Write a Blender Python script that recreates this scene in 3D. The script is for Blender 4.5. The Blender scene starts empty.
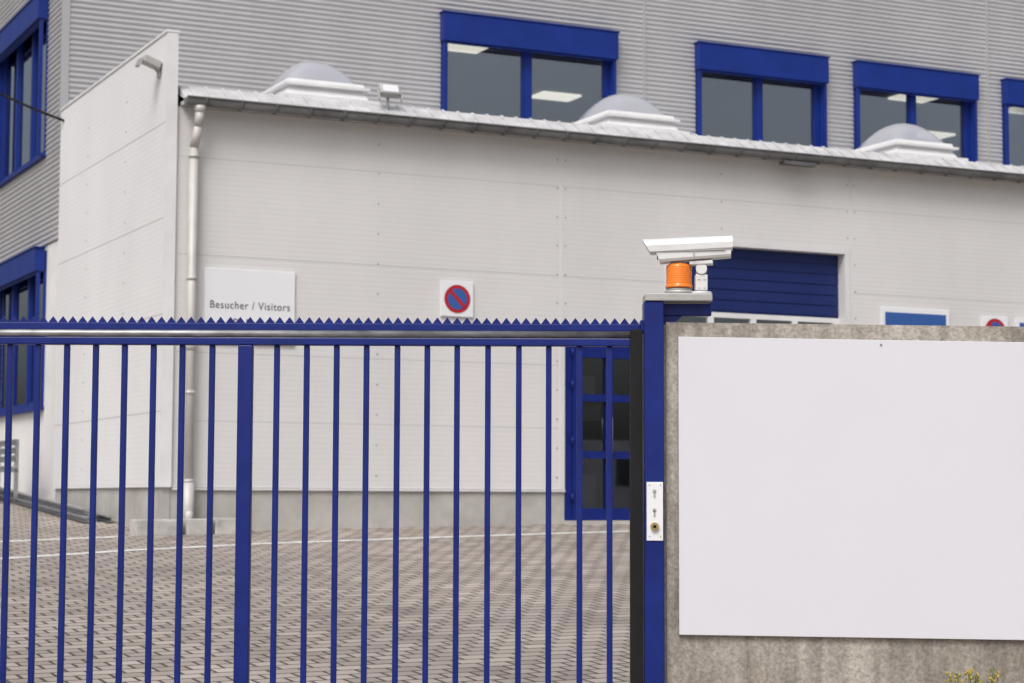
import bpy, bmesh, math, random
from mathutils import Matrix, Vector
random.seed(4)
sc=bpy.context.scene
R=math.radians
# ------------------------------------------------------------------ world / light
W=bpy.data.worlds.new("World"); sc.world=W; W.use_nodes=True
nt=W.node_tree; bg=nt.nodes['Background']; sky=nt.nodes.new('ShaderNodeTexSky')
sky.sky_type='NISHITA'; sky.sun_disc=False; sky.sun_elevation=R(50); sky.sun_rotation=R(200)
sky.air_density=1.0; sky.dust_density=6.0; sky.ozone_density=1.0
hs=nt.nodes.new('ShaderNodeHueSaturation'); hs.inputs['Saturation'].default_value=0.5
nt.links.new(sky.outputs[0],hs.inputs['Color']); nt.links.new(hs.outputs[0],bg.inputs[0]); bg.inputs[1].default_value=0.135
sl=bpy.data.lights.new("sun","SUN"); sl.energy=1.45; sl.angle=R(24); sl.color=(1,.99,.985)
so=bpy.data.objects.new("sun",sl); sc.collection.objects.link(so)
az=R(200)
sd=Vector((math.sin(az)*math.cos(R(50)),math.cos(az)*math.cos(R(50)),math.sin(R(50))))
so.rotation_euler=sd.to_track_quat('Z','Y').to_euler(); so.location=(0,0,20)
sc.view_settings.view_transform='Standard'; sc.view_settings.look='None'; sc.view_settings.exposure=0
# ------------------------------------------------------------------ camera
cd=bpy.data.cameras.new("camera"); cd.lens=70; cd.sensor_width=36; cd.clip_end=2000
cam=bpy.data.objects.new("camera",cd); sc.collection.objects.link(cam)
cam.matrix_world=Matrix.Translation((0,0,1.72))@Matrix.Rotation(R(94.55),4,'X')@Matrix.Rotation(R(0.2),4,'Z')
cd.dof.use_dof=True; cd.dof.focus_distance=9.3; cd.dof.aperture_fstop=5.0
sc.camera=cam
# ------------------------------------------------------------------ materials
def mat(name,col,rough=.6,metal=0,var=0.0,vscale=3,bump=0,bscale=60,stretch=(1,1,1),spec=.5,dirt=0):
    m=bpy.data.materials.new(name); m.use_nodes=True; n=m.node_tree; b=n.nodes['Principled BSDF']
    b.inputs['Roughness'].default_value=rough; b.inputs['Metallic'].default_value=metal
    b.inputs['Specular IOR Level'].default_value=spec
    b.inputs['Base Color'].default_value=(*col,1)
    tc=n.nodes.new('ShaderNodeTexCoord'); mp=n.nodes.new('ShaderNodeMapping'); mp.inputs['Scale'].default_value=stretch
    n.links.new(tc.outputs['Object'],mp.inputs[0])
    if var>0:
        no=n.nodes.new('ShaderNodeTexNoise'); no.inputs['Scale'].default_value=vscale; no.inputs['Detail'].default_value=8; no.inputs['Roughness'].default_value=.6
        n.links.new(mp.outputs[0],no.inputs['Vector'])
        mr=n.nodes.new('ShaderNodeMapRange'); mr.inputs[1].default_value=.3; mr.inputs[2].default_value=.7
        mr.inputs[3].default_value=1-var; mr.inputs[4].default_value=1+var*.6
        n.links.new(no.outputs[0],mr.inputs[0])
        mx=n.nodes.new('ShaderNodeVectorMath'); mx.operation='SCALE'; mx.inputs[0].default_value=col
        n.links.new(mr.outputs[0],mx.inputs['Scale']); n.links.new(mx.outputs[0],b.inputs['Base Color'])
        mr2=n.nodes.new('ShaderNodeMapRange'); mr2.inputs[3].default_value=max(.02,rough-.1); mr2.inputs[4].default_value=min(1,rough+.12)
        n.links.new(no.outputs[0],mr2.inputs[0]); n.links.new(mr2.outputs[0],b.inputs['Roughness'])
    if bump>0:
        nb=n.nodes.new('ShaderNodeTexNoise'); nb.inputs['Scale'].default_value=bscale; nb.inputs['Detail'].default_value=6
        n.links.new(mp.outputs[0],nb.inputs['Vector'])
        bp=n.nodes.new('ShaderNodeBump'); bp.inputs['Strength'].default_value=bump; bp.inputs['Distance'].default_value=.01
        n.links.new(nb.outputs[0],bp.inputs['Height']); n.links.new(bp.outputs[0],b.inputs['Normal'])
    return m
M={}
M['blue']=mat('blue_paint',(.004,.016,.16),.42,0,.22,4,.05,90,spec=.3)
M['blue_b']=mat('blue_blind',(.005,.025,.20),.5,0,.15,3,spec=.3)
M['blue_door']=mat('blue_sectional',(.008,.020,.12),.5,0,.12,3,spec=.35)
M['bluesign']=mat('blue_sign_print',(.03,.10,.33),.4)
M['corr']=mat('grey_corrugated_metal',(.445,.445,.455),.5,.25,.10,.7,0,1,(1,1,.35))
M['trim']=mat('light_grey_trim',(.66,.66,.67),.45,0,.08,2)
M['white']=mat('white_coated_metal',(.72,.72,.73),.4,0,.10,2)
M['roofw']=mat('white_roof_sheet',(.56,.56,.57),.5,0,.25,5)
M['plaster']=mat('white_plaster',(.74,.73,.72),.9,0,.12,1,.2,120)
M['gutter']=mat('zinc_gutter',(.14,.14,.145),.6,.2,.4,3,.1,30)
M['galv']=mat('galvanised_steel',(.42,.43,.45),.33,.85,.25,12)
M['tube']=mat('scuffed_steel_tube',(.34,.345,.36),.42,.75,.45,7,.1,50,(1,1,3))
M['pipe']=mat('coated_downpipe',(.54,.525,.51),.5,.1,.15,3)
M['black']=mat('black_rubber',(.010,.010,.012),.7,0,.3,8,spec=.25)
M['joint']=mat('panel_joint',(.50,.50,.50),.8)
M['board']=mat('white_signboard',(.655,.66,.705),.35,0,.015,1.5)
M['signw']=mat('white_sign',(.76,.77,.80),.4,0,.02,2)
M['ink']=mat('black_lettering',(.03,.03,.035),.5)
M['red']=mat('red_sign_print',(.40,.012,.025),.4)
M['cctv']=mat('cctv_white_enclosure',(.68,.69,.69),.3,0,.07,6)
M['cctvd']=mat('cctv_grey_casting',(.42,.42,.41),.4,.2,.1,20)
M['inter']=mat('interior_wall',(.45,.44,.42),.9)
M['interd']=mat('interior_dark',(.05,.05,.055),.9)
M['room']=mat('office_ceiling',(.62,.61,.59),.9)
M['line']=mat('road_marking_white',(.76,.76,.74),.8,0,.3,9)
M['block']=mat('concrete_block',(.50,.485,.46),.9,0,.3,6,.4,60)
M['plinth']=mat('concrete_plinth',(.45,.435,.41),.9,0,.22,2.5,.3,60)
M['leaf']=mat('weed_leaf',(.10,.13,.035),.7,0,.4,30)
M['flower']=mat('weed_flower',(.45,.34,.05),.7,0,.3,40)
M['bolt']=mat('screw_head',(.25,.25,.25),.5,.3)
M['brass']=mat('brass_key_switch',(.5,.38,.16),.35,.8)
M['vanp']=mat('van_paint',(.72,.72,.73),.25,0,.03,2)
M['vang']=mat('van_glass',(.02,.022,.025),.08)
M['tyre']=mat('tyre_rubber',(.02,.02,.02),.85)
# fine-lined sandwich panel
def panelmat(name,col,var=.05):
    m=mat(name,col,.5,0,var,.5,0,1,(1,1,.5)); n=m.node_tree; b=n.nodes['Principled BSDF']
    tc=n.nodes.new('ShaderNodeTexCoord'); wv=n.nodes.new('ShaderNodeTexWave'); wv.bands_direction='Z'; wv.inputs['Scale'].default_value=5.2
    wv.wave_profile='SIN'
    n.links.new(tc.outputs['Object'],wv.inputs['Vector'])
    r=n.nodes.new('ShaderNodeMapRange'); r.inputs[1].default_value=.0; r.inputs[2].default_value=.18
    n.links.new(wv.outputs['Fac'],r.inputs[0])
    bp=n.nodes.new('ShaderNodeBump'); bp.inputs['Strength'].default_value=.28; bp.inputs['Distance'].default_value=.004
    n.links.new(r.outputs[0],bp.inputs['Height']); n.links.new(bp.outputs[0],b.inputs['Normal'])
    return m
M['panel']=panelmat('sandwich_panel_white',(.655,.65,.645),.08)
M['panels']=panelmat('sandwich_panel_side',(.77,.77,.775))
# concrete
def concrete():
    m=mat('cast_concrete',(.33,.31,.285),.88,0,.0); n=m.node_tree; b=n.nodes['Principled BSDF']; L=n.links.new
    tc=n.nodes.new('ShaderNodeTexCoord')
    a=n.nodes.new('ShaderNodeTexNoise'); a.inputs['Scale'].default_value=2.2; a.inputs['Detail'].default_value=10; a.inputs['Roughness'].default_value=.68
    L(tc.outputs['Object'],a.inputs['Vector'])
    mp=n.nodes.new('ShaderNodeMapping'); mp.inputs['Scale'].default_value=(9,9,.7); L(tc.outputs['Object'],mp.inputs[0])
    s=n.nodes.new('ShaderNodeTexNoise'); s.inputs['Scale'].default_value=1.6; s.inputs['Detail'].default_value=6; L(mp.outputs[0],s.inputs['Vector'])
    c=n.nodes.new('ShaderNodeTexNoise'); c.inputs['Scale'].default_value=70; c.inputs['Detail'].default_value=5; L(tc.outputs['Object'],c.inputs['Vector'])
    r1=n.nodes.new('ShaderNodeValToRGB'); e=r1.color_ramp.elements
    e[0].position=.3; e[0].color=(.22,.19,.155,1); e[1].position=.68; e[1].color=(.47,.44,.395,1)
    L(a.outputs[0],r1.inputs[0])
    mx=n.nodes.new('ShaderNodeMixRGB'); mx.blend_type='MULTIPLY'; mx.inputs[0].default_value=.7
    r2=n.nodes.new('ShaderNodeMapRange'); r2.inputs[1].default_value=.3; r2.inputs[2].default_value=.6; r2.inputs[3].default_value=.5; r2.inputs[4].default_value=1.08
    L(s.outputs[0],r2.inputs[0]); L(r1.outputs[0],mx.inputs[1]); L(r2.outputs[0],mx.inputs[2])
    m2=n.nodes.new('ShaderNodeMixRGB'); m2.blend_type='MULTIPLY'; m2.inputs[0].default_value=.85
    r3=n.nodes.new('ShaderNodeMapRange'); r3.inputs[1].default_value=.3; r3.inputs[2].default_value=.7; r3.inputs[3].default_value=.65; r3.inputs[4].default_value=1.28
    L(c.outputs[0],r3.inputs[0]); L(mx.outputs[0],m2.inputs[1]); L(r3.outputs[0],m2.inputs[2]); L(m2.outputs[0],b.inputs['Base Color'])
    v=n.nodes.new('ShaderNodeTexVoronoi'); v.inputs['Scale'].default_value=32; L(tc.outputs['Object'],v.inputs['Vector'])
    rv=n.nodes.new('ShaderNodeMapRange'); rv.inputs[1].default_value=.04; rv.inputs[2].default_value=.16; L(v.outputs['Distance'],rv.inputs[0])
    ad=n.nodes.new('ShaderNodeMath'); ad.operation='ADD'; L(rv.outputs[0],ad.inputs[0]); L(c.outputs[0],ad.inputs[1])
    bp=n.nodes.new('ShaderNodeBump'); bp.inputs['Strength'].default_value=.5; bp.inputs['Distance'].default_value=.004
    L(ad.outputs[0],bp.inputs['Height']); L(bp.outputs[0],b.inputs['Normal'])
    return m
M['conc']=concrete()
# pavers
def pavers():
    m=bpy.data.materials.new('concrete_block_paving'); m.use_nodes=True; n=m.node_tree; b=n.nodes['Principled BSDF']; L=n.links.new
    tc=n.nodes.new('ShaderNodeTexCoord'); mp=n.nodes.new('ShaderNodeMapping'); mp.inputs['Rotation'].default_value=(0,0,R(-25.86))
    L(tc.outputs['Object'],mp.inputs[0])
    br=n.nodes.new('ShaderNodeTexBrick'); br.inputs['Scale'].default_value=1; br.inputs['Brick Width'].default_value=.2; br.inputs['Row Height'].default_value=.165
    br.inputs['Mortar Size'].default_value=.012; br.inputs['Mortar Smooth'].default_value=.2
    br.inputs['Color1'].default_value=(.29,.252,.222,1); br.inputs['Color2'].default_value=(.43,.382,.342,1); br.inputs['Mortar'].default_value=(.085,.07,.06,1)
    L(mp.outputs[0],br.inputs['Vector'])
    no=n.nodes.new('ShaderNodeTexNoise'); no.inputs['Scale'].default_value=.6; no.inputs['Detail'].default_value=9; no.inputs['Roughness'].default_value=.65; L(tc.outputs['Object'],no.inputs['Vector'])
    r=n.nodes.new('ShaderNodeMapRange'); r.inputs[1].default_value=.3; r.inputs[2].default_value=.7; r.inputs[3].default_value=.78; r.inputs[4].default_value=1.14; L(no.outputs[0],r.inputs[0])
    mx=n.nodes.new('ShaderNodeMixRGB'); mx.blend_type='MULTIPLY'; mx.inputs[0].default_value=1; L(br.outputs[0],mx.inputs[1]); L(r.outputs[0],mx.inputs[2])
    L(mx.outputs[0],b.inputs['Base Color']); b.inputs['Roughness'].default_value=.9; b.inputs['Specular IOR Level'].default_value=.3
    bp=n.nodes.new('ShaderNodeBump'); bp.inputs['Strength'].default_value=.7; bp.inputs['Distance'].default_value=.006; bp.invert=True
    L(br.outputs['Fac'],bp.inputs['Height']); L(bp.outputs[0],b.inputs['Normal'])
    return m
M['paver']=pavers()
def glass(name,tint,refl):
    m=bpy.data.materials.new(name); m.use_nodes=True; n=m.node_tree; L=n.links.new
    n.nodes.remove(n.nodes['Principled BSDF'])
    t=n.nodes.new('ShaderNodeBsdfTransparent'); t.inputs[0].default_value=(*tint,1)
    g=n.nodes.new('ShaderNodeBsdfGlossy'); g.inputs['Roughness'].default_value=.02; g.inputs[0].default_value=(.9,.94,1,1)
    fr=n.nodes.new('ShaderNodeFresnel'); fr.inputs[0].default_value=1.5
    ad=n.nodes.new('ShaderNodeMath'); ad.operation='ADD'; ad.inputs[1].default_value=refl; ad.use_clamp=True; L(fr.outputs[0],ad.inputs[0])
    mx=n.nodes.new('ShaderNodeMixShader'); L(ad.outputs[0],mx.inputs[0]); L(t.outputs[0],mx.inputs[1]); L(g.outputs[0],mx.inputs[2])
    L(mx.outputs[0],n.nodes['Material Output'].inputs[0]); return m
M['glass']=glass('window_glass',(.82,.85,.88),.17)
M['glassd']=glass('door_glass',(.6,.62,.64),.07)
def emis(name,c,s):
    m=bpy.data.materials.new(name); m.use_nodes=True; b=m.node_tree.nodes['Principled BSDF']
    b.inputs['Emission Color'].default_value=(*c,1); b.inputs['Emission Strength'].default_value=s; return m
M['lamp']=emis('office_ceiling_lamp',(1,.90,.72),1.5)
def amber():
    m=bpy.data.materials.new('amber_lens'); m.use_nodes=True; b=m.node_tree.nodes['Principled BSDF']
    b.inputs['Base Color'].default_value=(.95,.24,.015,1); b.inputs['Roughness'].default_value=.15
    b.inputs['Transmission Weight'].default_value=.10
    b.inputs['Coat Weight'].default_value=.6; return m
M['amber']=amber()
def dome():
    m=bpy.data.materials.new('opal_acrylic'); m.use_nodes=True; n=m.node_tree; b=n.nodes['Principled BSDF']; L=n.links.new
    b.inputs['Base Color'].default_value=(.56,.57,.62,1); b.inputs['Roughness'].default_value=.08; b.inputs['Coat Weight'].default_value=1
    t=n.nodes.new('ShaderNodeBsdfTransparent'); t.inputs[0].default_value=(.9,.91,.94,1)
    lw=n.nodes.new('ShaderNodeLayerWeight'); lw.inputs[0].default_value=.35
    mr=n.nodes.new('ShaderNodeMapRange'); mr.inputs[3].default_value=.38; mr.inputs[4].default_value=1; L(lw.outputs['Facing'],mr.inputs[0])
    mx=n.nodes.new('ShaderNodeMixShader'); L(mr.outputs[0],mx.inputs[0]); L(t.outputs[0],mx.inputs[1]); L(b.outputs[0],mx.inputs[2])
    L(mx.outputs[0],n.nodes['Material Output'].inputs[0]); return m
M['dome']=dome()
# ------------------------------------------------------------------ mesh builder
def empty(name,mw=None):
    e=bpy.data.objects.new(name,None); sc.collection.objects.link(e)
    if mw is not None: e.matrix_world=mw
    return e
class MB:
    def __init__(s): s.bm=bmesh.new()
    def box(s,x0,x1,y0,y1,z0,z1,T=None,bev=0):
        c=[(x,y,z) for x in (x0,x1) for y in (y0,y1) for z in (z0,z1)]
        if T: c=[T@Vector(p) for p in c]
        v=[s.bm.verts.new(p) for p in c]
        fs=[s.bm.faces.new([v[i] for i in f]) for f in ((0,1,3,2),(4,6,7,5),(0,4,5,1),(2,3,7,6),(0,2,6,4),(1,5,7,3))]
        if bev:
            ed=set(e for f in fs for e in f.edges)
            bmesh.ops.bevel(s.bm,geom=list(ed),offset=bev,segments=2,affect='EDGES',profile=.5)
        return s
    def cyl(s,p0,p1,r0,r1=None,n=16,caps=True,smooth=True):
        if r1 is None: r1=r0
        p0=Vector(p0);p1=Vector(p1);d=p1-p0
        q=d.to_track_quat('Z','Y').to_matrix().to_4x4()
        T=Matrix.Translation((p0+p1)/2)@q
        r=bmesh.ops.create_cone(s.bm,cap_ends=caps,segments=n,radius1=r0,radius2=r1,depth=d.length,matrix=T)
        for v in r['verts']:
            for f in v.link_faces:
                if len(f.verts)==4: f.smooth=smooth
        return s
    def tube(s,pts,r,n=10):
        for a,b in zip(pts[:-1],pts[1:]): s.cyl(a,b,r,n=n)
        for p in pts[1:-1]:
            rr=bmesh.ops.create_uvsphere(s.bm,u_segments=n,v_segments=6,radius=r,matrix=Matrix.Translation(p))
            for v in rr['verts']:
                for f in v.link_faces: f.smooth=True
        return s
    def poly(s,pts):
        s.bm.faces.new([s.bm.verts.new(p) for p in pts]); return s
    def prism(s,pts,off):
        off=Vector(off); a=[s.bm.verts.new(p) for p in pts]; b=[s.bm.verts.new(Vector(p)+off) for p in pts]
        s.bm.faces.new(a); s.bm.faces.new(b[::-1]); k=len(a)
        for i in range(k): s.bm.faces.new([a[i],b[i],b[(i+1)%k],a[(i+1)%k]])
        return s
    def done(s,name,m,parent=None,recalc=True):
        if recalc: bmesh.ops.recalc_face_normals(s.bm,faces=s.bm.faces[:])
        me=bpy.data.meshes.new(name); s.bm.to_mesh(me); s.bm.free(); me.materials.append(m)
        o=bpy.data.objects.new(name,me); sc.collection.objects.link(o)
        if parent: o.parent=parent
        return o
def gz(x,y):
    yy=max(-8,min(60,y)); return .058*yy-.01*max(-40,min(40,x))
# ------------------------------------------------------------------ ground
bm=bmesh.new()
xs=[-900,-300,-100,-40,-20,-10,0,10,20,40,100,300,900]; ys=[-900,-300,-100,-30,-8,0,10,20,30,45,60,100,300,900]
g=[[bm.verts.new((x,y,gz(x,y))) for y in ys] for x in xs]
for i in range(len(xs)-1):
    for j in range(len(ys)-1): bm.faces.new([g[i][j],g[i+1][j],g[i+1][j+1],g[i][j+1]])
me=bpy.data.meshes.new('ground'); bm.to_mesh(me); bm.free(); me.materials.append(M['paver'])
o=bpy.data.objects.new('paved_ground',me); sc.collection.objects.link(o)
# building frame
th=R(25.86)
BF=Matrix.Translation((-3.76,22.54,0))@Matrix.Rotation(th,4,'Z')
def bw(u,w): p=BF@Vector((u,w,0)); return p.x,p.y
def strip(name,pts,wd,m,h=.004):
    b=MB(); P=[Vector(p) for p in pts]; Ls=[];Rs=[]
    for i,p in enumerate(P):
        t=(P[min(i+1,len(P)-1)]-P[max(i-1,0)]).normalized(); n=Vector((-t.y,t.x))*wd/2
        a=p+n;c=p-n; Ls.append((a.x,a.y,gz(*a)+h)); Rs.append((c.x,c.y,gz(*c)+h))
    va=[b.bm.verts.new(p) for p in Ls]; vb=[b.bm.verts.new(p) for p in Rs]
    for i in range(len(P)-1): b.bm.faces.new([va[i],vb[i],vb[i+1],va[i+1]])
    return b.done(name,m)
strip('parking_line',[(-6.2,17.3),(-4.86,18.9),(-3.88,20.0),(-2.6,21.1),(-1.24,22.0),(.1,22.85),(1.5,23.65),(3.2,24.5)],.13,M['line'])
strip('parking_line',[(-7.5,19.6),(-5.33,20.9),(-4.25,21.75)],.13,M['line'])
# ------------------------------------------------------------------ building
main=empty('office_building',BF)
TF=Matrix.Translation((0,5.4,0))                       # upper front : a=u, b=+w
def ribbed(b,a0,a1,z0,z1,T,pitch=.076,amp=.009):
    step=pitch/8; k0=math.floor(z0/step); k1=math.ceil(z1/step); prev=None
    for k in range(k0,k1+1):
        z=min(max(k*step,z0),z1); y=-amp*(1+math.cos(2*math.pi*z/pitch))
        v=[b.bm.verts.new(T@Vector((a,y,z))) for a in (a0,a1)]
        if prev:
            f=b.bm.faces.new([prev[0],prev[1],v[1],v[0]]); f.smooth=True
        prev=v
def window(T,a0,a1,z0,z1,panes,parent,blind=True,blindz=.40):
    fr=MB(); d0=.05
    fw=.08
    fr.box(a0,a0+fw,d0-.02,d0+.07,z0,z1,T); fr.box(a1-fw,a1,d0-.02,d0+.07,z0,z1,T)
    fr.box(a0+fw,a1-fw,d0-.02,d0+.07,z1-fw,z1,T); fr.box(a0+fw,a1-fw,d0-.02,d0+.07,z0,z0+fw,T)
    w=(a1-a0-2*fw)/panes
    for i in range(1,panes):
        x=a0+fw+w*i; fr.box(x-.055,x+.055,d0-.025,d0+.068,z0+fw,z1-fw,T)
    for i in range(panes):
        x0=a0+fw+w*i+(.055 if i else 0); x1=a0+fw+w*(i+1)-(.055 if i<panes-1 else 0)
        for q in ((x0,x0+.03),(x1-.03,x1)): fr.box(q[0],q[1],d0-.01,d0+.05,z0+fw,z1-fw,T)
        fr.box(x0+.03,x1-.03,d0-.01,d0+.05,z0+fw,z0+fw+.03,T)
    fr.box(a0-.03,a0-.001,-.03,.12,z0,z1,T); fr.box(a1+.001,a1+.03,-.03,.12,z0,z1,T)
    fr.box(a0-.06,a1+.06,-.07,.10,z0-.04,z0-.002,T)
    fr.done('window_frame',M['blue_b'],parent)
    gl=MB(); gl.box(a0+fw,a1-fw,d0+.02,d0+.026,z0+fw,z1-fw,T); gl.done('window_glass',M['glass'],parent)
    if blind:
        bb=MB(); bb.box(a0-.05,a1+.05,-.17,-.022,z1-blindz,z1+.03,T,bev=.008)
        bb.box(a0-.07,a1+.07,-.185,-.02,z1+.031,z1+.05,T)
        bb.box(a0-.03,a0+.02,-.13,-.08,z0-.02,z1-blindz-.001,T); bb.box(a1-.02,a1+.03,-.13,-.08,z0-.02,z1-blindz-.001,T)
        bb.box(a0+.036,a1-.036,-.12,-.09,z1-blindz-.03,z1-blindz-.002,T)
        bb.done('blind_box',M['blue_b'],parent)
wins=[(5.60,8.52),(10.10,12.52),(13.20,15.66),(16.36,18.8),(20.1,22.6),(23.2,25.7)]
Z0,Z1=6.85,9.06; TOP=13.0; END=30
MU=-.165
rb=MB()
for (a0,a1,z0,z1) in [(MU,END,5.0,Z0),(MU,END,Z1,TOP)]: ribbed(rb,a0,a1,z0,z1,TF)
xs=[MU]+[v for w in wins for v in w]+[END]
for i in range(0,len(xs),2): ribbed(rb,xs[i],xs[i+1],Z0,Z1,TF)
sw=[(6.35,9.7),(10.6,13.6),(14.5,17.5)]; SE=22
SZ0,SZ1=6.62,8.90
T2=Matrix(((0,1,0,MU),(1,0,0,0),(0,0,1,0),(0,0,0,1)))
ribbed(rb,5.41,SE,5.3,SZ0,T2); ribbed(rb,5.41,SE,SZ1,TOP,T2)
xs=[5.41]+[v for w in sw for v in w]+[SE]
for i in range(0,len(xs),2): ribbed(rb,xs[i],xs[i+1],SZ0,SZ1,T2)
rb.done('corrugated_cladding',M['corr'],main,recalc=False)
for a0,a1 in wins: window(TF,a0,a1,Z0,Z1,2,main)
for a0,a1 in sw:
    window(T2,a0,a1,SZ0,SZ1,3,main,blindz=.32)
    window(T2,a0-.15,a1,3.0,5.22,3,main,blindz=.30)
b=MB()
b.box(5.205,SE,.01,.26,.6,3.0,T2); 
xs=[5.205]+[v for w in sw for v in (w[0]-.15,w[1])]+[SE]
for i in range(0,len(xs),2): b.box(xs[i],xs[i+1],.01,.26,3.001,5.22,T2)
b.box(5.205,SE,.01,.26,5.221,5.299,T2); 
b.done('plaster_wall',M['plaster'],main)
b=MB(); b.box(MU-.03,MU+.08,5.375,5.43,7.0,TOP); b.box(9.10,9.13,5.365,5.40,6.4,TOP); b.box(16.0,16.03,5.365,5.40,6.4,TOP); b.box(23.0,23.03,5.365,5.40,6.4,TOP)
b.box(MU-.025,MU+.005,10.1,10.13,5.3,TOP)
b.done('cladding_trim',M['corr'],main)
b=MB(); b.box(-.1,END,5.7,SE,TOP,TOP+.1); b.box(-.3,END+.1,5.3,5.7,TOP-.1,TOP+.2); b.box(-.3,.1,5.7,SE,TOP-.1,TOP+.2); b.box(END-.1,END,5.8,SE,.5,TOP); b.box(-.1,END-.1,SE-.2,SE,.5,TOP)
b.done('roof_and_rear_walls',M['trim'],main)
b=MB(); b.box(.1,END-.2,5.7,SE-.3,9.35,9.4); b.done('office_ceiling',M['room'],main)
b=MB(); b.box(.1,END-.2,5.7,SE-.3,6.3,6.4); b.box(.1,END-.2,14,14.1,6.4,9.34); 
for u in (4.5,12.7,20.5): b.box(u,u+.1,5.9,13.9,6.4,9.34)
b.box(4.0,4.1,5.6,SE-.3,.6,6.2); b.box(0,4,9.9,10.0,3,6.2)
b.done('interior_walls',M['inter'],main)
b=MB()
for u in (4.7,6.8,10.1,13.1,16.2,18.9,21.8,24.7):
    for w in (7.95,10.9): b.box(u,u+.80,w,w+.55,9.31,9.345)
for w in (8,11,14): b.box(1.2,1.5,w,w+1.2,9.31,9.345)
b.done('ceiling_lamp',M['lamp'],main)
# ------------------------------------------------------------------ extension
ext=empty('warehouse_extension',BF)
EU=26
ZP=1.85; ZW=6.2
D0,D1,DT=4.91,6.12,3.70
G0,G1,GT=6.42,9.13,5.02
b=MB()
b.box(-.098,D0,0,.12,ZP,ZW); b.box(D0,D1,0,.12,DT,ZW); b.box(D1,G0,0,.12,ZP,ZW); b.box(G0,G1,0,.12,GT,ZW); b.box(G1,EU,0,.12,ZP,ZW)
b.done('sandwich_panel_wall',M['panel'],ext)
b=MB()
b.box(-.098,D0,.012,.13,.7,ZP-.002); b.box(D1,G0,.012,.13,.7,ZP-.002); b.box(G1,EU,.012,.13,.7,ZP-.002)
b.box(-.195,-.101,0,5.18,.7,ZP-.002)
b.done('concrete_plinth',M['plinth'],ext)
b=MB(); b.box(-.225,-.101,-.03,5.2,ZP,7.04); b.done('side_fire_wall',M['panels'],ext)
b=MB(); b.box(-.24,-.085,-.05,5.22,7.04,7.07); b.box(-.228,-.098,-.045,-.031,ZP,7.035)
b.done('wall_edge_trim',M['white'],ext)
b=MB()
for z in (5.62,4.50,3.38,2.6):
    segs=[(-.05,4.82),(4.88,9.20),(9.26,EU)]
    for lo,hi in segs:
        cuts=[]
        if z<DT: cuts.append((D0-.03,D1+.03))
        if z<GT: cuts.append((G0-.05,G1+.05))
        xs_=[lo]
        for c0,c1 in cuts:
            if c0<hi and c1>lo: xs_+= [max(c0,lo),min(c1,hi)]
        xs_.append(hi)
        for i in range(0,len(xs_),2):
            if xs_[i+1]-xs_[i]>.02: b.box(xs_[i],xs_[i+1],-.0015,.001,z,z+.010)
for z in (6.0,4.9,3.8,2.7): b.box(-.2265,-.2245,-.02,5.2,z,z+.012)
b.done('panel_joint',M['joint'],ext)
b=MB()
for u in (4.84,9.22,13.6,18.0,22.4):
    b.box(u,u+.035,-.004,.001,ZP,ZW)
b.done('panel_seam',M['trim'],ext)
b=MB()
for u in (4.80,4.915,9.18,9.295,2.4,7.2):
    for i in range(12):
        z=ZP+.15+i*.36
        if D0-.05<u<D1 and z<DT+.05: continue
        if G0-.05<u<G1 and z<GT+.1: continue
        b.cyl((u,-.006,z),(u,.001,z),.009,n=8)
for w in (1.7,3.6):
    for i in range(13): b.cyl((-.232,w,2.1+i*.37),(-.222,w,2.1+i*.37),.009,n=8)
b.done('panel_screws',M['bolt'],ext)
b=MB()
b.box(-.08,D0,-.02,.0115,ZP-.03,ZP-.004); b.box(D1,G0,-.02,.0115,ZP-.03,ZP-.004); b.box(G1,EU,-.02,.0115,ZP-.03,ZP-.004)
b.done('drip_flashing',M['trim'],ext)
# roof : sloped eaves sheet, then shallow roof
b=MB()
b.prism([(-.05,.12,6.465),(-.05,5.36,6.70),(-.05,5.36,6.60),(-.05,.12,6.36)],(EU+.1,0,0))
b.prism([(-.05,-.185,6.275),(-.05,.118,6.467),(-.05,.118,6.36),(-.05,-.185,6.250)],(EU+.1,0,0))
b.box(-.05,EU,-.12,.0,6.205,6.249)
for i in range(int(EU/.2)):
    u=i*.2+.06; b.prism([(u,-.187,6.278),(u,-.187,6.290),(u,.118,6.482),(u,.118,6.470)],(.035,0,0))
b.done('roof',M['roofw'],ext)
b=MB(); pr=[]
GC=6.262
for i in range(13):
    a=math.pi+math.pi*i/12; pr.append((-.235+.072*math.cos(a),GC+.090*math.sin(a)))
vs=[[b.bm.verts.new((u,y,z)) for y,z in pr] for u in (-.06,EU)]
for i in range(12):
    f=b.bm.faces.new([vs[0][i],vs[0][i+1],vs[1][i+1],vs[1][i]]); f.smooth=True
b.bm.faces.new(vs[0])
b.cyl((-.06,-.311,GC+.003),(EU,-.311,GC+.003),.011,n=8)
for i in range(int(EU/.42)):
    u=.15+i*.42
    for k in range(6):
        a0=math.pi+math.pi*k/6;a1=math.pi+math.pi*(k+1)/6
        b.prism([(u,-.235+.074*math.cos(a0),GC+.092*math.sin(a0)),(u,-.235+.074*math.cos(a1),GC+.092*math.sin(a1)),(u,-.235+.086*math.cos(a1),GC+.104*math.sin(a1)),(u,-.235+.086*math.cos(a0),GC+.104*math.sin(a0))],(.03,0,0))
b.box(8.0,8.5,-.28,-.155,6.12,6.165)
gu=b.done('rain_gutter',M['gutter'],ext)
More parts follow.
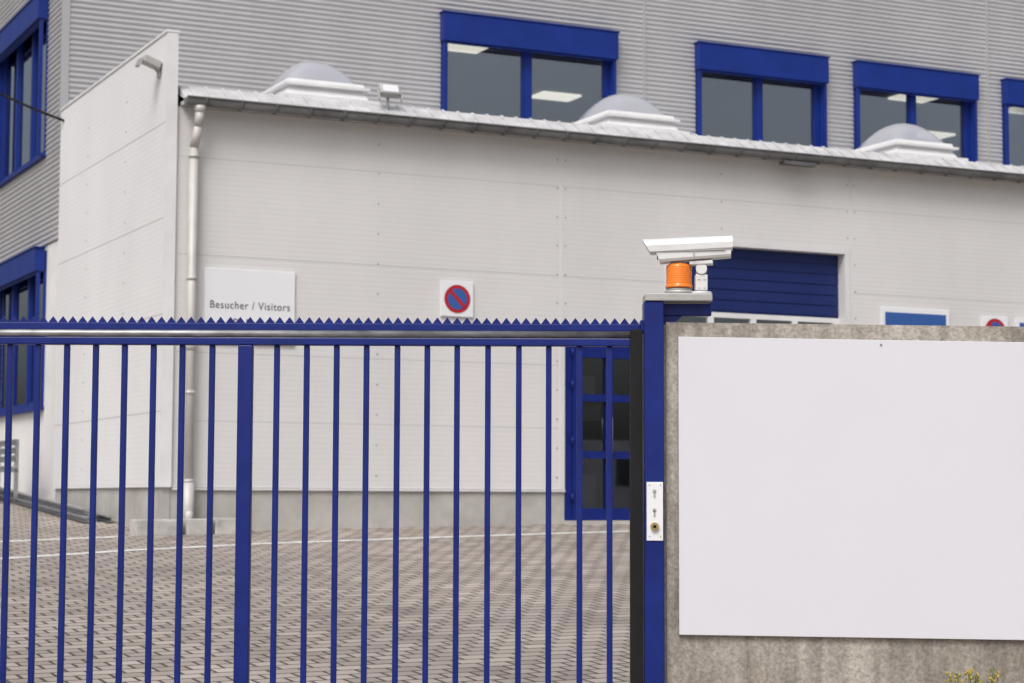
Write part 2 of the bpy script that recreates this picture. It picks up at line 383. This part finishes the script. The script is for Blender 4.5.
# downpipe
b=MB()
b.cyl((.11,-.225,6.178),(.11,-.225,6.10),.075,.05)
b.tube([(.11,-.225,6.12),(.11,-.19,5.95),(.09,-.09,5.72),(.09,-.09,1.62),(.09,-.14,1.45)],.052,14)
for z in (5.6,4.2,2.9,1.9): b.cyl((.09,-.09,z),(.09,-.09,z+.04),.06); b.box(.07,.11,-.09,0,z,z+.03)
b.cyl((.09,-.09,3.4),(.09,-.09,3.5),.058)
b.cyl((.09,-.09,1.35),(.09,-.09,1.9),.064)
b.done('downpipe',M['pipe'],ext)
# skylights
for u in (1.93,6.33,10.92,15.5,20.1):
    z=6.46; hw=.50; w0=.55; dp=1.15
    b=MB()
    def ring(h,ex): return [(u-hw-ex,w0-ex,h),(u+hw+ex,w0-ex,h),(u+hw+ex,w0+dp+ex,h),(u-hw-ex,w0+dp+ex,h)]
    lv=[(z-.1,.14),(z+.11,.14),(z+.125,.04),(z+.24,-.03),(z+.245,.05),(z+.275,.05),(z+.28,-.0),(z+.33,-.02),(z+.335,-.05)]
    rr=[[b.bm.verts.new(p) for p in ring(h,e)] for h,e in lv]
    for a,c in zip(rr[:-1],rr[1:]):
        for i in range(4): b.bm.faces.new([a[i],a[(i+1)%4],c[(i+1)%4],c[i]])
    b.bm.faces.new(rr[-1])
    b.done('skylight_curb',M['white'],ext)
    b=MB(); nn=16; G=[]
    for i in range(nn+1):
        row=[]
        for j in range(nn+1):
            s=i/nn*2-1;t=j/nn*2-1
            h=.33*((1-abs(s)**2.4)**.7)*((1-abs(t)**2.4)**.7)
            row.append(b.bm.verts.new((u+s*(hw-.06),w0+dp/2+t*(dp/2-.06),z+.337+h)))
        G.append(row)
    for i in range(nn):
        for j in range(nn):
            f=b.bm.faces.new([G[i][j],G[i+1][j],G[i+1][j+1],G[i][j+1]]); f.smooth=True
    b.done('skylight_dome',M['dome'],ext,recalc=False)
# garage door
b=MB()
b.box(G0,G1,.16,.20,.9,3.45); b.box(G0,G1,.16,.20,4.17,GT)
for i in range(6): b.box(G0,G1,.150,.1595,4.20+i*.14,4.20+i*.14+.118)
for i in range(15): b.box(G0,G1,.150,.1595,1.3+i*.14,1.3+i*.14+.118)
b.done('sectional_door_panels',M['blue_door'],ext)
b=MB()
b.box(G0,G1,.14,.20,4.10,4.165); b.box(G0,G1,.14,.20,3.455,3.52)
for i in range(5):
    x=G0+.001+(G1-G0-.1)*i/4; b.box(x,x+.09,.141,.199,3.521,4.099)
b.done('door_window_frame',M['white'],ext)
b=MB(); b.box(G0,G1,.165,.175,3.52,4.10); b.done('door_window_glass',M['glass'],ext)
b=MB(); b.box(G0-.07,G0-.001,-.012,.16,1.2,GT+.07); b.box(G1+.001,G1+.07,-.012,.16,1.2,GT+.07); b.box(G0,G1,-.012,.16,GT+.001,GT+.07)
b.done('garage_door_frame',M['trim'],ext)
# glazed entrance door
b=MB()
d=(.02,.09)
def fb(a0,a1,z0,z1,e=0): b.box(a0,a1,d[0]-e,d[1],z0,z1)
fb(D0,D0+.11,1.2,DT); fb(D1-.11,D1,1.2,DT); fb(D0+.11,D1-.11,DT-.11,DT)
fb(D0+.112,D0+.24,1.47,DT-.112,.02); fb(5.50,5.59,1.47,DT-.112,.02); fb(D1-.24,D1-.112,1.47,DT-.112,.02)
for z0,z1 in ((1.47,1.62),(2.24,2.33),(2.95,3.04),(DT-.20,DT-.113)):
    fb(D0+.241,5.499,z0,z1,.018); fb(5.591,D1-.241,z0,z1,.018)
for z in (1.7,2.4,3.1,3.5): b.cyl((D0+.10,-.015,z),(D0+.10,-.015,z+.10),.016,n=10)
b.done('glazed_door_frame',M['blue'],ext)
b=MB(); b.box(D0+.24,D1-.24,.05,.056,1.62,DT-.2); b.done('glazed_door_glass',M['glassd'],ext)
b=MB(); b.cyl((5.54,-.06,2.3),(5.54,-.06,2.75),.012,n=10); b.cyl((5.54,0,2.33),(5.54,-.06,2.33),.01,n=8); b.cyl((5.54,0,2.72),(5.54,-.06,2.72),.01,n=8)
b.done('door_handle',M['galv'],ext)
b=MB(); b.box(4.2,8.9,3.5,3.6,1,4.4); b.box(4.2,4.3,.15,3.5,1,4.4)
b.box(-.0,EU,5.1,5.2,1,6.3)
b.done('interior_partition',M['interd'],ext)
b=MB(); b.box(5.3,5.62,.5,.9,1.3,2.05); b.box(5.75,6.2,.6,1.0,1.3,2.45); b.box(5.5,5.9,.9,1.05,2.75,2.95); b.box(5.35,5.6,.5,.52,3.0,3.3)
b.done('door_reflection_boxes',M['white'],ext)  # pale boxes added behind the door glass in place of reflected cars
b=MB(); b.box(D0-.02,D1+.02,-.18,.1,1.2,1.468); b.done('door_step',M['plinth'],ext)
# ---- signs on wall
def text(s,size,loc,par,m,name='lettering',sx=1):
    cu=bpy.data.curves.new(name,'FONT'); cu.body=s; cu.size=size; cu.extrude=.001; cu.space_character=1.12
    t=bpy.data.objects.new(name,cu); sc.collection.objects.link(t)
    dg=bpy.context.evaluated_depsgraph_get(); me=bpy.data.meshes.new_from_object(t.evaluated_get(dg))
    bpy.data.objects.remove(t); o=bpy.data.objects.new(name,me); sc.collection.objects.link(o); me.materials.clear(); me.materials.append(m)
    o.rotation_euler=(R(90),0,0); o.location=loc; o.scale=(sx,1,1); o.parent=par; return o
vs_=empty('visitors_sign',BF)
b=MB(); b.box(.26,1.35,-.03,-.006,3.50,4.36,bev=.003); b.done('sign_panel',M['signw'],vs_)
t=text('Besucher / Visitors',.125,(.32,-.032,3.90),vs_,M['ink']); t.scale.x=.96/t.dimensions.x if t.dimensions.x else 1
t=text('P  Parkplatz',.125,(.60,-.032,3.70),vs_,M['ink'])
def nopark(u0,u1,z0,z1):
    e=empty('no_parking_sign',BF); b=MB(); b.box(u0,u1,-.03,-.006,z0,z1,bev=.003); b.done('sign_plate',M['signw'],e)
    cx=(u0+u1)/2;cz=(z0+z1)/2; r=(u1-u0)*.40
    b=MB(); b.cyl((cx,-.031,cz),(cx,-.034,cz),r,n=40); b.done('red_ring',M['red'],e)
    b=MB(); b.cyl((cx,-.0345,cz),(cx,-.037,cz),r*.74,n=40); b.done('blue_disc',M['bluesign'],e)
    b=MB(); T=Matrix.Translation((cx,0,cz))@Matrix.Rotation(R(45),4,'Y'); b.box(-r*.76,r*.76,-.0395,-.0375,-r*.13,r*.13,T); b.done('red_slash',M['red'],e)
nopark(3.21,3.64,3.93,4.36)
nopark(11.40,11.86,3.86,4.29)
e=empty('information_sign',BF); b=MB(); b.box(9.70,10.84,-.03,-.006,3.5,4.34,bev=.003); b.done('sign_plate',M['signw'],e)
b=MB(); b.box(9.76,10.78,-.034,-.031,3.56,4.27); b.done('sign_print',M['bluesign'],e)
e=empty('information_sign',BF); b=MB(); b.box(12.0,12.9,-.03,-.006,3.6,4.29,bev=.003); b.done('sign_plate',M['signw'],e)
b=MB(); b.box(12.06,12.84,-.034,-.031,3.66,4.22); b.done('sign_print',M['bluesign'],e)
# ---- floodlights, cable
e=empty('floodlight',BF)
b=MB(); T=Matrix.Translation((2.50,-.05,6.61))@Matrix.Rotation(R(-25),4,'X'); b.box(-.13,.13,-.05,.05,-.07,.07,T,bev=.01); b.box(-.15,-.135,-.02,.02,-.14,.03,T); b.box(.135,.15,-.02,.02,-.14,.03,T)
b.cyl((2.50,-.02,6.38),(2.50,-.02,6.53),.02,n=8)
b.done('housing',M['cctvd'],e)
b=MB(); b.box(-.10,.10,-.056,-.051,-.05,.05,T); b.done('lens',M['signw'],e)
e=empty('floodlight',BF)
b=MB(); T=Matrix.Translation((-.33,.22,6.72))@Matrix.Rotation(R(20),4,'Y'); b.box(-.12,.09,-.08,.08,-.045,.045,T,bev=.012)
b.cyl((-.225,.25,6.60),(-.31,.23,6.68),.018,n=8); b.cyl((-.23,.25,6.60),(-.25,.25,6.60),.05,n=12)
b.box(-.16,-.125,-.06,.06,-.11,-.02,T)
b.done('housing',M['cctvd'],e)
e=empty('overhead_cable',BF); b=MB(); P=[]
for i in range(17):
    t=i/16; P.append(Vector((-.24-2.6*t,5.0+3.0*t,6.88+2.2*t-.35*4*t*(1-t)*.5)))
b.tube(P,.018,6); b.cyl(P[0],(-.2,5.0,6.86),.02,n=6); b.done('cable',M['black'],e)
# ------------------------------------------------------------------ blocks, beams, bench
def blocks(us,w):
    for u,l in us:
        e=empty('concrete_block',BF); x,y=bw(u+l/2,w); z=gz(x,y)
        b=MB(); b.box(u,u+l,w-.14,w+.14,z-.02,z+.17,bev=.012); b.done('block',M['block'],e)
blocks([(-.60,.52),(-.03,.30),(.30,.42)],-.32)
e=empty('steel_beam_stack',BF)
b=MB()
for i,(u,zz,l0,l1) in enumerate([(-.70,0,1.5,7.5),(-.56,0,1.8,8),(-.42,0,1.5,7.2),(-.62,.065,2.0,7.8)]):
    x0,y0=bw(u,l0);x1,y1=bw(u,l1); g0=gz(x0,y0)+.02+zz; g1=gz(x1,y1)+.02+zz
    for q in ((0,.10,0,.010),(0,.10,.05,.060),(.045,.055,.010,.05)):
        b.prism([(u+q[0],l0,g0+q[2]),(u+q[1],l0,g0+q[2]),(u+q[1],l0,g0+q[3]),(u+q[0],l0,g0+q[3])],(0,l1-l0,g1-g0))
b.done('beams',M['galv'],e)
e=empty('metal_bench',BF); b=MB()
x,y=bw(-.9,6.0); z=gz(x,y)
for w in (5.4,6.6):
    b.box(-1.15,-1.10,w,w+.05,z-.05,z+.45); b.box(-.70,-.65,w,w+.05,z-.05,z+.85); b.box(-1.15,-.65,w,w+.05,z+.40,z+.45)
for i in range(5): b.box(-1.14+.095*i,-1.07+.095*i,5.35,6.7,z+.455,z+.48)
for i in range(3): b.box(-.70,-.68,5.35,6.7,z+.55+.11*i,z+.63+.11*i)
b.done('bench_frame',M['galv'],e)
# ------------------------------------------------------------------ gate
GY=9.3
gate=empty('sliding_gate')
px=[8-29*i for i in range(1,14)]+[8,36,65,94,123,152,181,211,276,306,336,366,397,427,457,488,519,549,580,610]
b=MB()
for p in px:
    X=(p-512)*.00466; b.box(X-.0135,X+.0135,GY-.0135,GY+.0135,.70,2.437,bev=.004)
b.done('bars',M['blue'],gate)
b=MB(); X=-1.2455; b.box(X-.034,X+.034,GY-.03,GY+.03,.62,2.437,bev=.005)
b.box(-4.3,.60,GY-.03,GY+.03,2.438,2.472,bev=.004); b.box(-4.3,.60,GY-.035,GY+.035,.60,.70,bev=.005)
b.box(.56,.60,GY-.03,GY+.03,.70,2.437)
b.box(-4.3,.60,GY-.012,GY+.012,2.509,2.542,bev=.003)
b.done('frame',M['blue'],gate)
b=MB(); b.cyl((-4.3,GY-.018,2.491),(.60,GY-.018,2.491),.0175,n=16); b.done('top_tube',M['tube'],gate)
b=MB(); x=-4.3; pt=.0462
while x<.56:
    b.prism([(x,GY-.0025,2.5415),(x+pt,GY-.0025,2.5415),(x+pt*.5,GY-.0025,2.572)],(0,.005,0)); x+=pt
b.done('saw_tooth_strip',M['blue'],gate)
b=MB(); b.box(.552,.6085,GY-.05,GY+.03,.55,2.515,bev=.004)
b.done('rubber_edge',M['black'],gate)
# gate post
post=empty('gate_post')
b=MB(); b.box(.615,.706,GY-.075,GY+.075,.50,2.645,bev=.005); b.box(.600,.64,GY-.04,GY+.06,2.5,2.56,bev=.003)
b.box(.7065,.935,GY-.01,GY+.05,2.585,2.64,bev=.004); b.prism([(.7065,GY+.0,2.50),(.7065,GY+.0,2.584),(.80,GY+.0,2.584)],(0,.04,0))
b.done('post_body',M['blue'],post)
b=MB(); b.box(.618,.932,GY-.085,GY+.09,2.6465,2.682,bev=.004); b.done('mounting_plate',M['cctvd'],post)
b=MB(); b.box(.624,.700,GY-.081,GY-.0755,1.535,1.805,bev=.002)
b.done('lock_plate',M['signw'],post)
b=MB()
for z in (1.752,1.665): b.cyl((.66,GY-.0835,z+.01),(.66,GY-.0805,z+.01),.009,n=14); b.box(.6555,.6645,GY-.0835,GY-.0805,z-.02,z+.008)
for z in (1.79,1.555): 
    for x in (.637,.688): b.cyl((x,GY-.0835,z),(x,GY-.0805,z),.0035,n=8)
b.done('keyholes',M['cctvd'],post)
b=MB(); b.cyl((.660,GY-.095,1.60),(.660,GY-.0805,1.60),.019,n=24); b.done('key_switch',M['brass'],post)
b=MB(); b.cyl((.660,GY-.0965,1.60),(.660,GY-.0945,1.60),.008,n=16); b.done('key_switch_slot',M['black'],post)
# beacon
bc=empty('amber_beacon')
bx,by=.783,GY+.0
b=MB(); b.cyl((bx,by,2.6825),(bx,by,2.700),.068,n=32); b.cyl((bx,by,2.70),(bx,by,2.712),.060,.058,n=32)
b.cyl((bx,by,2.7125),(bx,by,2.74),.03,n=16)
b.done('beacon_base',M['cctvd'],bc)
b=MB(); b.cyl((bx,by,2.741),(bx,by,2.79),.022,n=16); b.done('beacon_lamp',M['signw'],bc)
b=MB()
prof=[(.0,.064),(.012,.064),(.013,.0605)]
for i in range(8):
    prof+= [(.013+i*.0105+.004,.0605),(.013+i*.0105+.0052,.0600),(.013+i*.0105+.0093,.0600),(.013+i*.0105+.0105,.0605)]
prof+=[(.104,.0595),(.111,.054),(.116,.040),(.118,.02)]
nseg=40; rings=[]
for h,r in prof: rings.append([b.bm.verts.new((bx+r*math.cos(2*math.pi*k/nseg),by+r*math.sin(2*math.pi*k/nseg),2.713+h)) for k in range(nseg)])
for a,c in zip(rings[:-1],rings[1:]):
    for k in range(nseg):
        f=b.bm.faces.new([a[k],a[(k+1)%nseg],c[(k+1)%nseg],c[k]]); f.smooth=True
b.bm.faces.new(rings[-1]); b.bm.faces.new(rings[0][::-1])
b.done('amber_lens',M['amber'],bc)
# cctv
cc=empty('security_camera',Matrix.Translation((.83,GY-.01,2.885))@Matrix.Rotation(R(-6),4,'Z')@Matrix.Rotation(R(-2.0),4,'Y'))
def loft(name,prof,xl,xr,sl,sr,m,taper=1.0):
    b=MB(); n=len(prof); secs=[]
    for k in range(5):
        t=k/4; s=1+(taper-1)*t; r=[]
        for y,z in prof:
            a=xl+sl*(.06-z); c=xr+sr*(.06-z); r.append(b.bm.verts.new((a+(c-a)*t,y*s,.06-(.06-z)*s)))
        secs.append(r)
    for a,c in zip(secs[:-1],secs[1:]):
        for i in range(n): f=b.bm.faces.new([a[i],a[(i+1)%n],c[(i+1)%n],c[i]])
    b.bm.faces.new(secs[0]); b.bm.faces.new(secs[-1][::-1])
    return b.done(name,m,cc)
hood=[(-.068,.0),(-.070,.030),(-.062,.050),(-.045,.062),(.045,.062),(.062,.050),(.070,.030),(.068,.0),(.064,.0),(.058,.044),(.043,.056),(-.043,.056),(-.058,.044),(-.064,.0)]
loft('sun_shield',hood,-.215,.205,.55,0,M['cctv'],.92)
body=[(-.052,-.048),(-.060,-.036),(-.062,.030),(-.052,.048),(.052,.048),(.062,.030),(.060,-.036),(.052,-.048)]
loft('housing',body,-.175,.200,.35,-.05,M['cctv'],.88)
b=MB(); b.box(-.150,-.148,-.045,.045,-.03,.035); b.done('front_window',M['black'],cc)
b=MB(); b.box(-.12,.17,-.0635,-.0605,-.004,.001); b.box(.02,.025,-.064,-.060,-.04,.03); b.done('housing_seam',M['cctvd'],cc)
b=MB(); b.box(.0,.11,-.04,.04,-.066,-.0485,bev=.004); b.cyl((.055,-.035,-.085),(.055,.035,-.085),.026,n=20)
b.box(.032,.078,-.02,.02,-.10,-.06)
b.done('tilt_bracket',M['cctv'],cc)
b=MB(); b.cyl((.885,GY-.01,2.683),(.885,GY-.01,2.695),.05,n=24); b.cyl((.885,GY-.01,2.695),(.885,GY-.01,2.79),.024,n=20); b.box(.858,.914,GY-.045,GY+.025,2.70,2.775,bev=.004)
for z in (2.715,2.755): 
    b.cyl((.873,GY-.05,z),(.873,GY-.045,z),.005,n=8); b.cyl((.899,GY-.05,z),(.899,GY-.045,z),.005,n=8)
o=b.done('wall_foot',M['cctv']); o.parent=cc; o.matrix_parent_inverse=cc.matrix_world.inverted()
# ------------------------------------------------------------------ concrete wall + board
wl=empty('concrete_wall')
b=MB(); b.prism([(.7085,GY-.02,.2),(6.5,GY-.02,.2),(6.5,GY-.02,2.50),(.7085,GY-.02,2.553)],(0,.25,0))
bmesh.ops.bevel(b.bm,geom=b.bm.edges[:],offset=.012,segments=2,affect='EDGES')
b.done('wall_body',M['conc'],wl)
sb=empty('blank_signboard')
b=MB(); b.prism([(.776,GY-.045,1.103),(4.1,GY-.045,1.063),(4.1,GY-.045,2.44),(.776,GY-.045,2.482)],(0,.02,0))
bmesh.ops.bevel(b.bm,geom=b.bm.edges[:],offset=.0015,segments=1,affect='EDGES')
b.done('board_panel',M['board'],sb)
b=MB()
for x in (1.72,2.9,4.0):
    for z in (2.458,): b.cyl((x,GY-.049,z-(x-.8)*.012),(x,GY-.045,z-(x-.8)*.012),.005,n=10)
b.done('board_screws',M['bolt'],sb)
# ------------------------------------------------------------------ weeds
def weed(cx,cy,n,h,name='weed_plant'):
    e=empty(name); b=MB(); fl=MB(); z0=gz(cx,cy)
    for i in range(n):
        a=random.uniform(0,6.28); ln=random.uniform(.6,1)*h; lean=random.uniform(.05,.35)
        p=Vector((cx+random.uniform(-.05,.05),cy+random.uniform(-.03,.03),z0)); pts=[p.copy()]
        for k in range(5):
            p=p+Vector((math.cos(a)*lean*ln/5,math.sin(a)*lean*ln/5*.5,ln/5)); pts.append(p.copy())
        b.tube(pts,.0022,5)
        for k in range(1,6):
            for s in range(4):
                q=pts[k]; an=random.uniform(0,6.28); L=random.uniform(.02,.045); w=L*.35
                d=Vector((math.cos(an),math.sin(an)*.7,random.uniform(-.1,.7))).normalized(); sdv=d.cross(Vector((0,0,1))).normalized()
                b.poly([q,q+d*L*.5+sdv*w*.5,q+d*L,q+d*L*.5-sdv*w*.5])
        for s in range(6):
            q=pts[-1]+Vector((random.uniform(-.02,.02),random.uniform(-.02,.02),random.uniform(-.03,.02)))
            bmesh.ops.create_icosphere(fl.bm,subdivisions=1,radius=random.uniform(.004,.008),matrix=Matrix.Translation(q))
    b.done('stems_and_leaves',M['leaf'],e,recalc=False); fl.done('flower_heads',M['flower'],e)
weed(2.10,9.15,26,.44)
weed(1.3,9.18,5,.2)
weed(2.9,9.16,8,.3)
# ------------------------------------------------------------------ van parked off to the right (seen only as a reflection in the door glass)
vx,vy=16.5,13.5
van=empty('parked_van',Matrix.Translation((vx,vy,gz(vx,vy)))@Matrix.Rotation(R(35),4,'Z'))
b=MB(); prof=[(-2.6,.35),(-2.65,.9),(-2.55,2.25),(-2.4,2.4),(.95,2.4),(1.25,2.25),(1.95,1.35),(2.6,1.15),(2.72,.85),(2.7,.35)]
b.prism([(x,-.95,z) for x,z in prof],(0,1.9,0)); bmesh.ops.bevel(b.bm,geom=b.bm.edges[:],offset=.06,segments=3,affect='EDGES'); b.done('body',M['vanp'],van)
b=MB()
for y0,y1 in ((-.957,-.951),(.951,.957)): b.prism([(.35,y0,1.4),(1.75,y0,1.4),(1.18,y0,2.1),(.35,y0,2.1)],(0,y1-y0,0))
b.prism([(1.36,-.8,2.14),(1.93,-.8,1.41),(1.945,-.8,1.42),(1.375,-.8,2.15)],(0,1.6,0)); b.box(-2.665,-2.64,-.7,.7,1.4,2.1)
b.done('windows',M['vang'],van)
b=MB()
for x in (-1.7,1.75):
    for y in (-.97,.75): b.cyl((x,y,.34),(x,y+.22,.34),.34,n=28)
b.done('tyres',M['tyre'],van)
b=MB()
for x in (-1.7,1.75):
    for y in (-.98,.972): b.cyl((x,y,.34),(x,y+.01,.34),.2,n=20)
b.box(2.70,2.74,-.85,-.5,.85,1.02); b.box(2.70,2.74,.5,.85,.85,1.02)
b.done('wheel_covers',M['galv'],van)
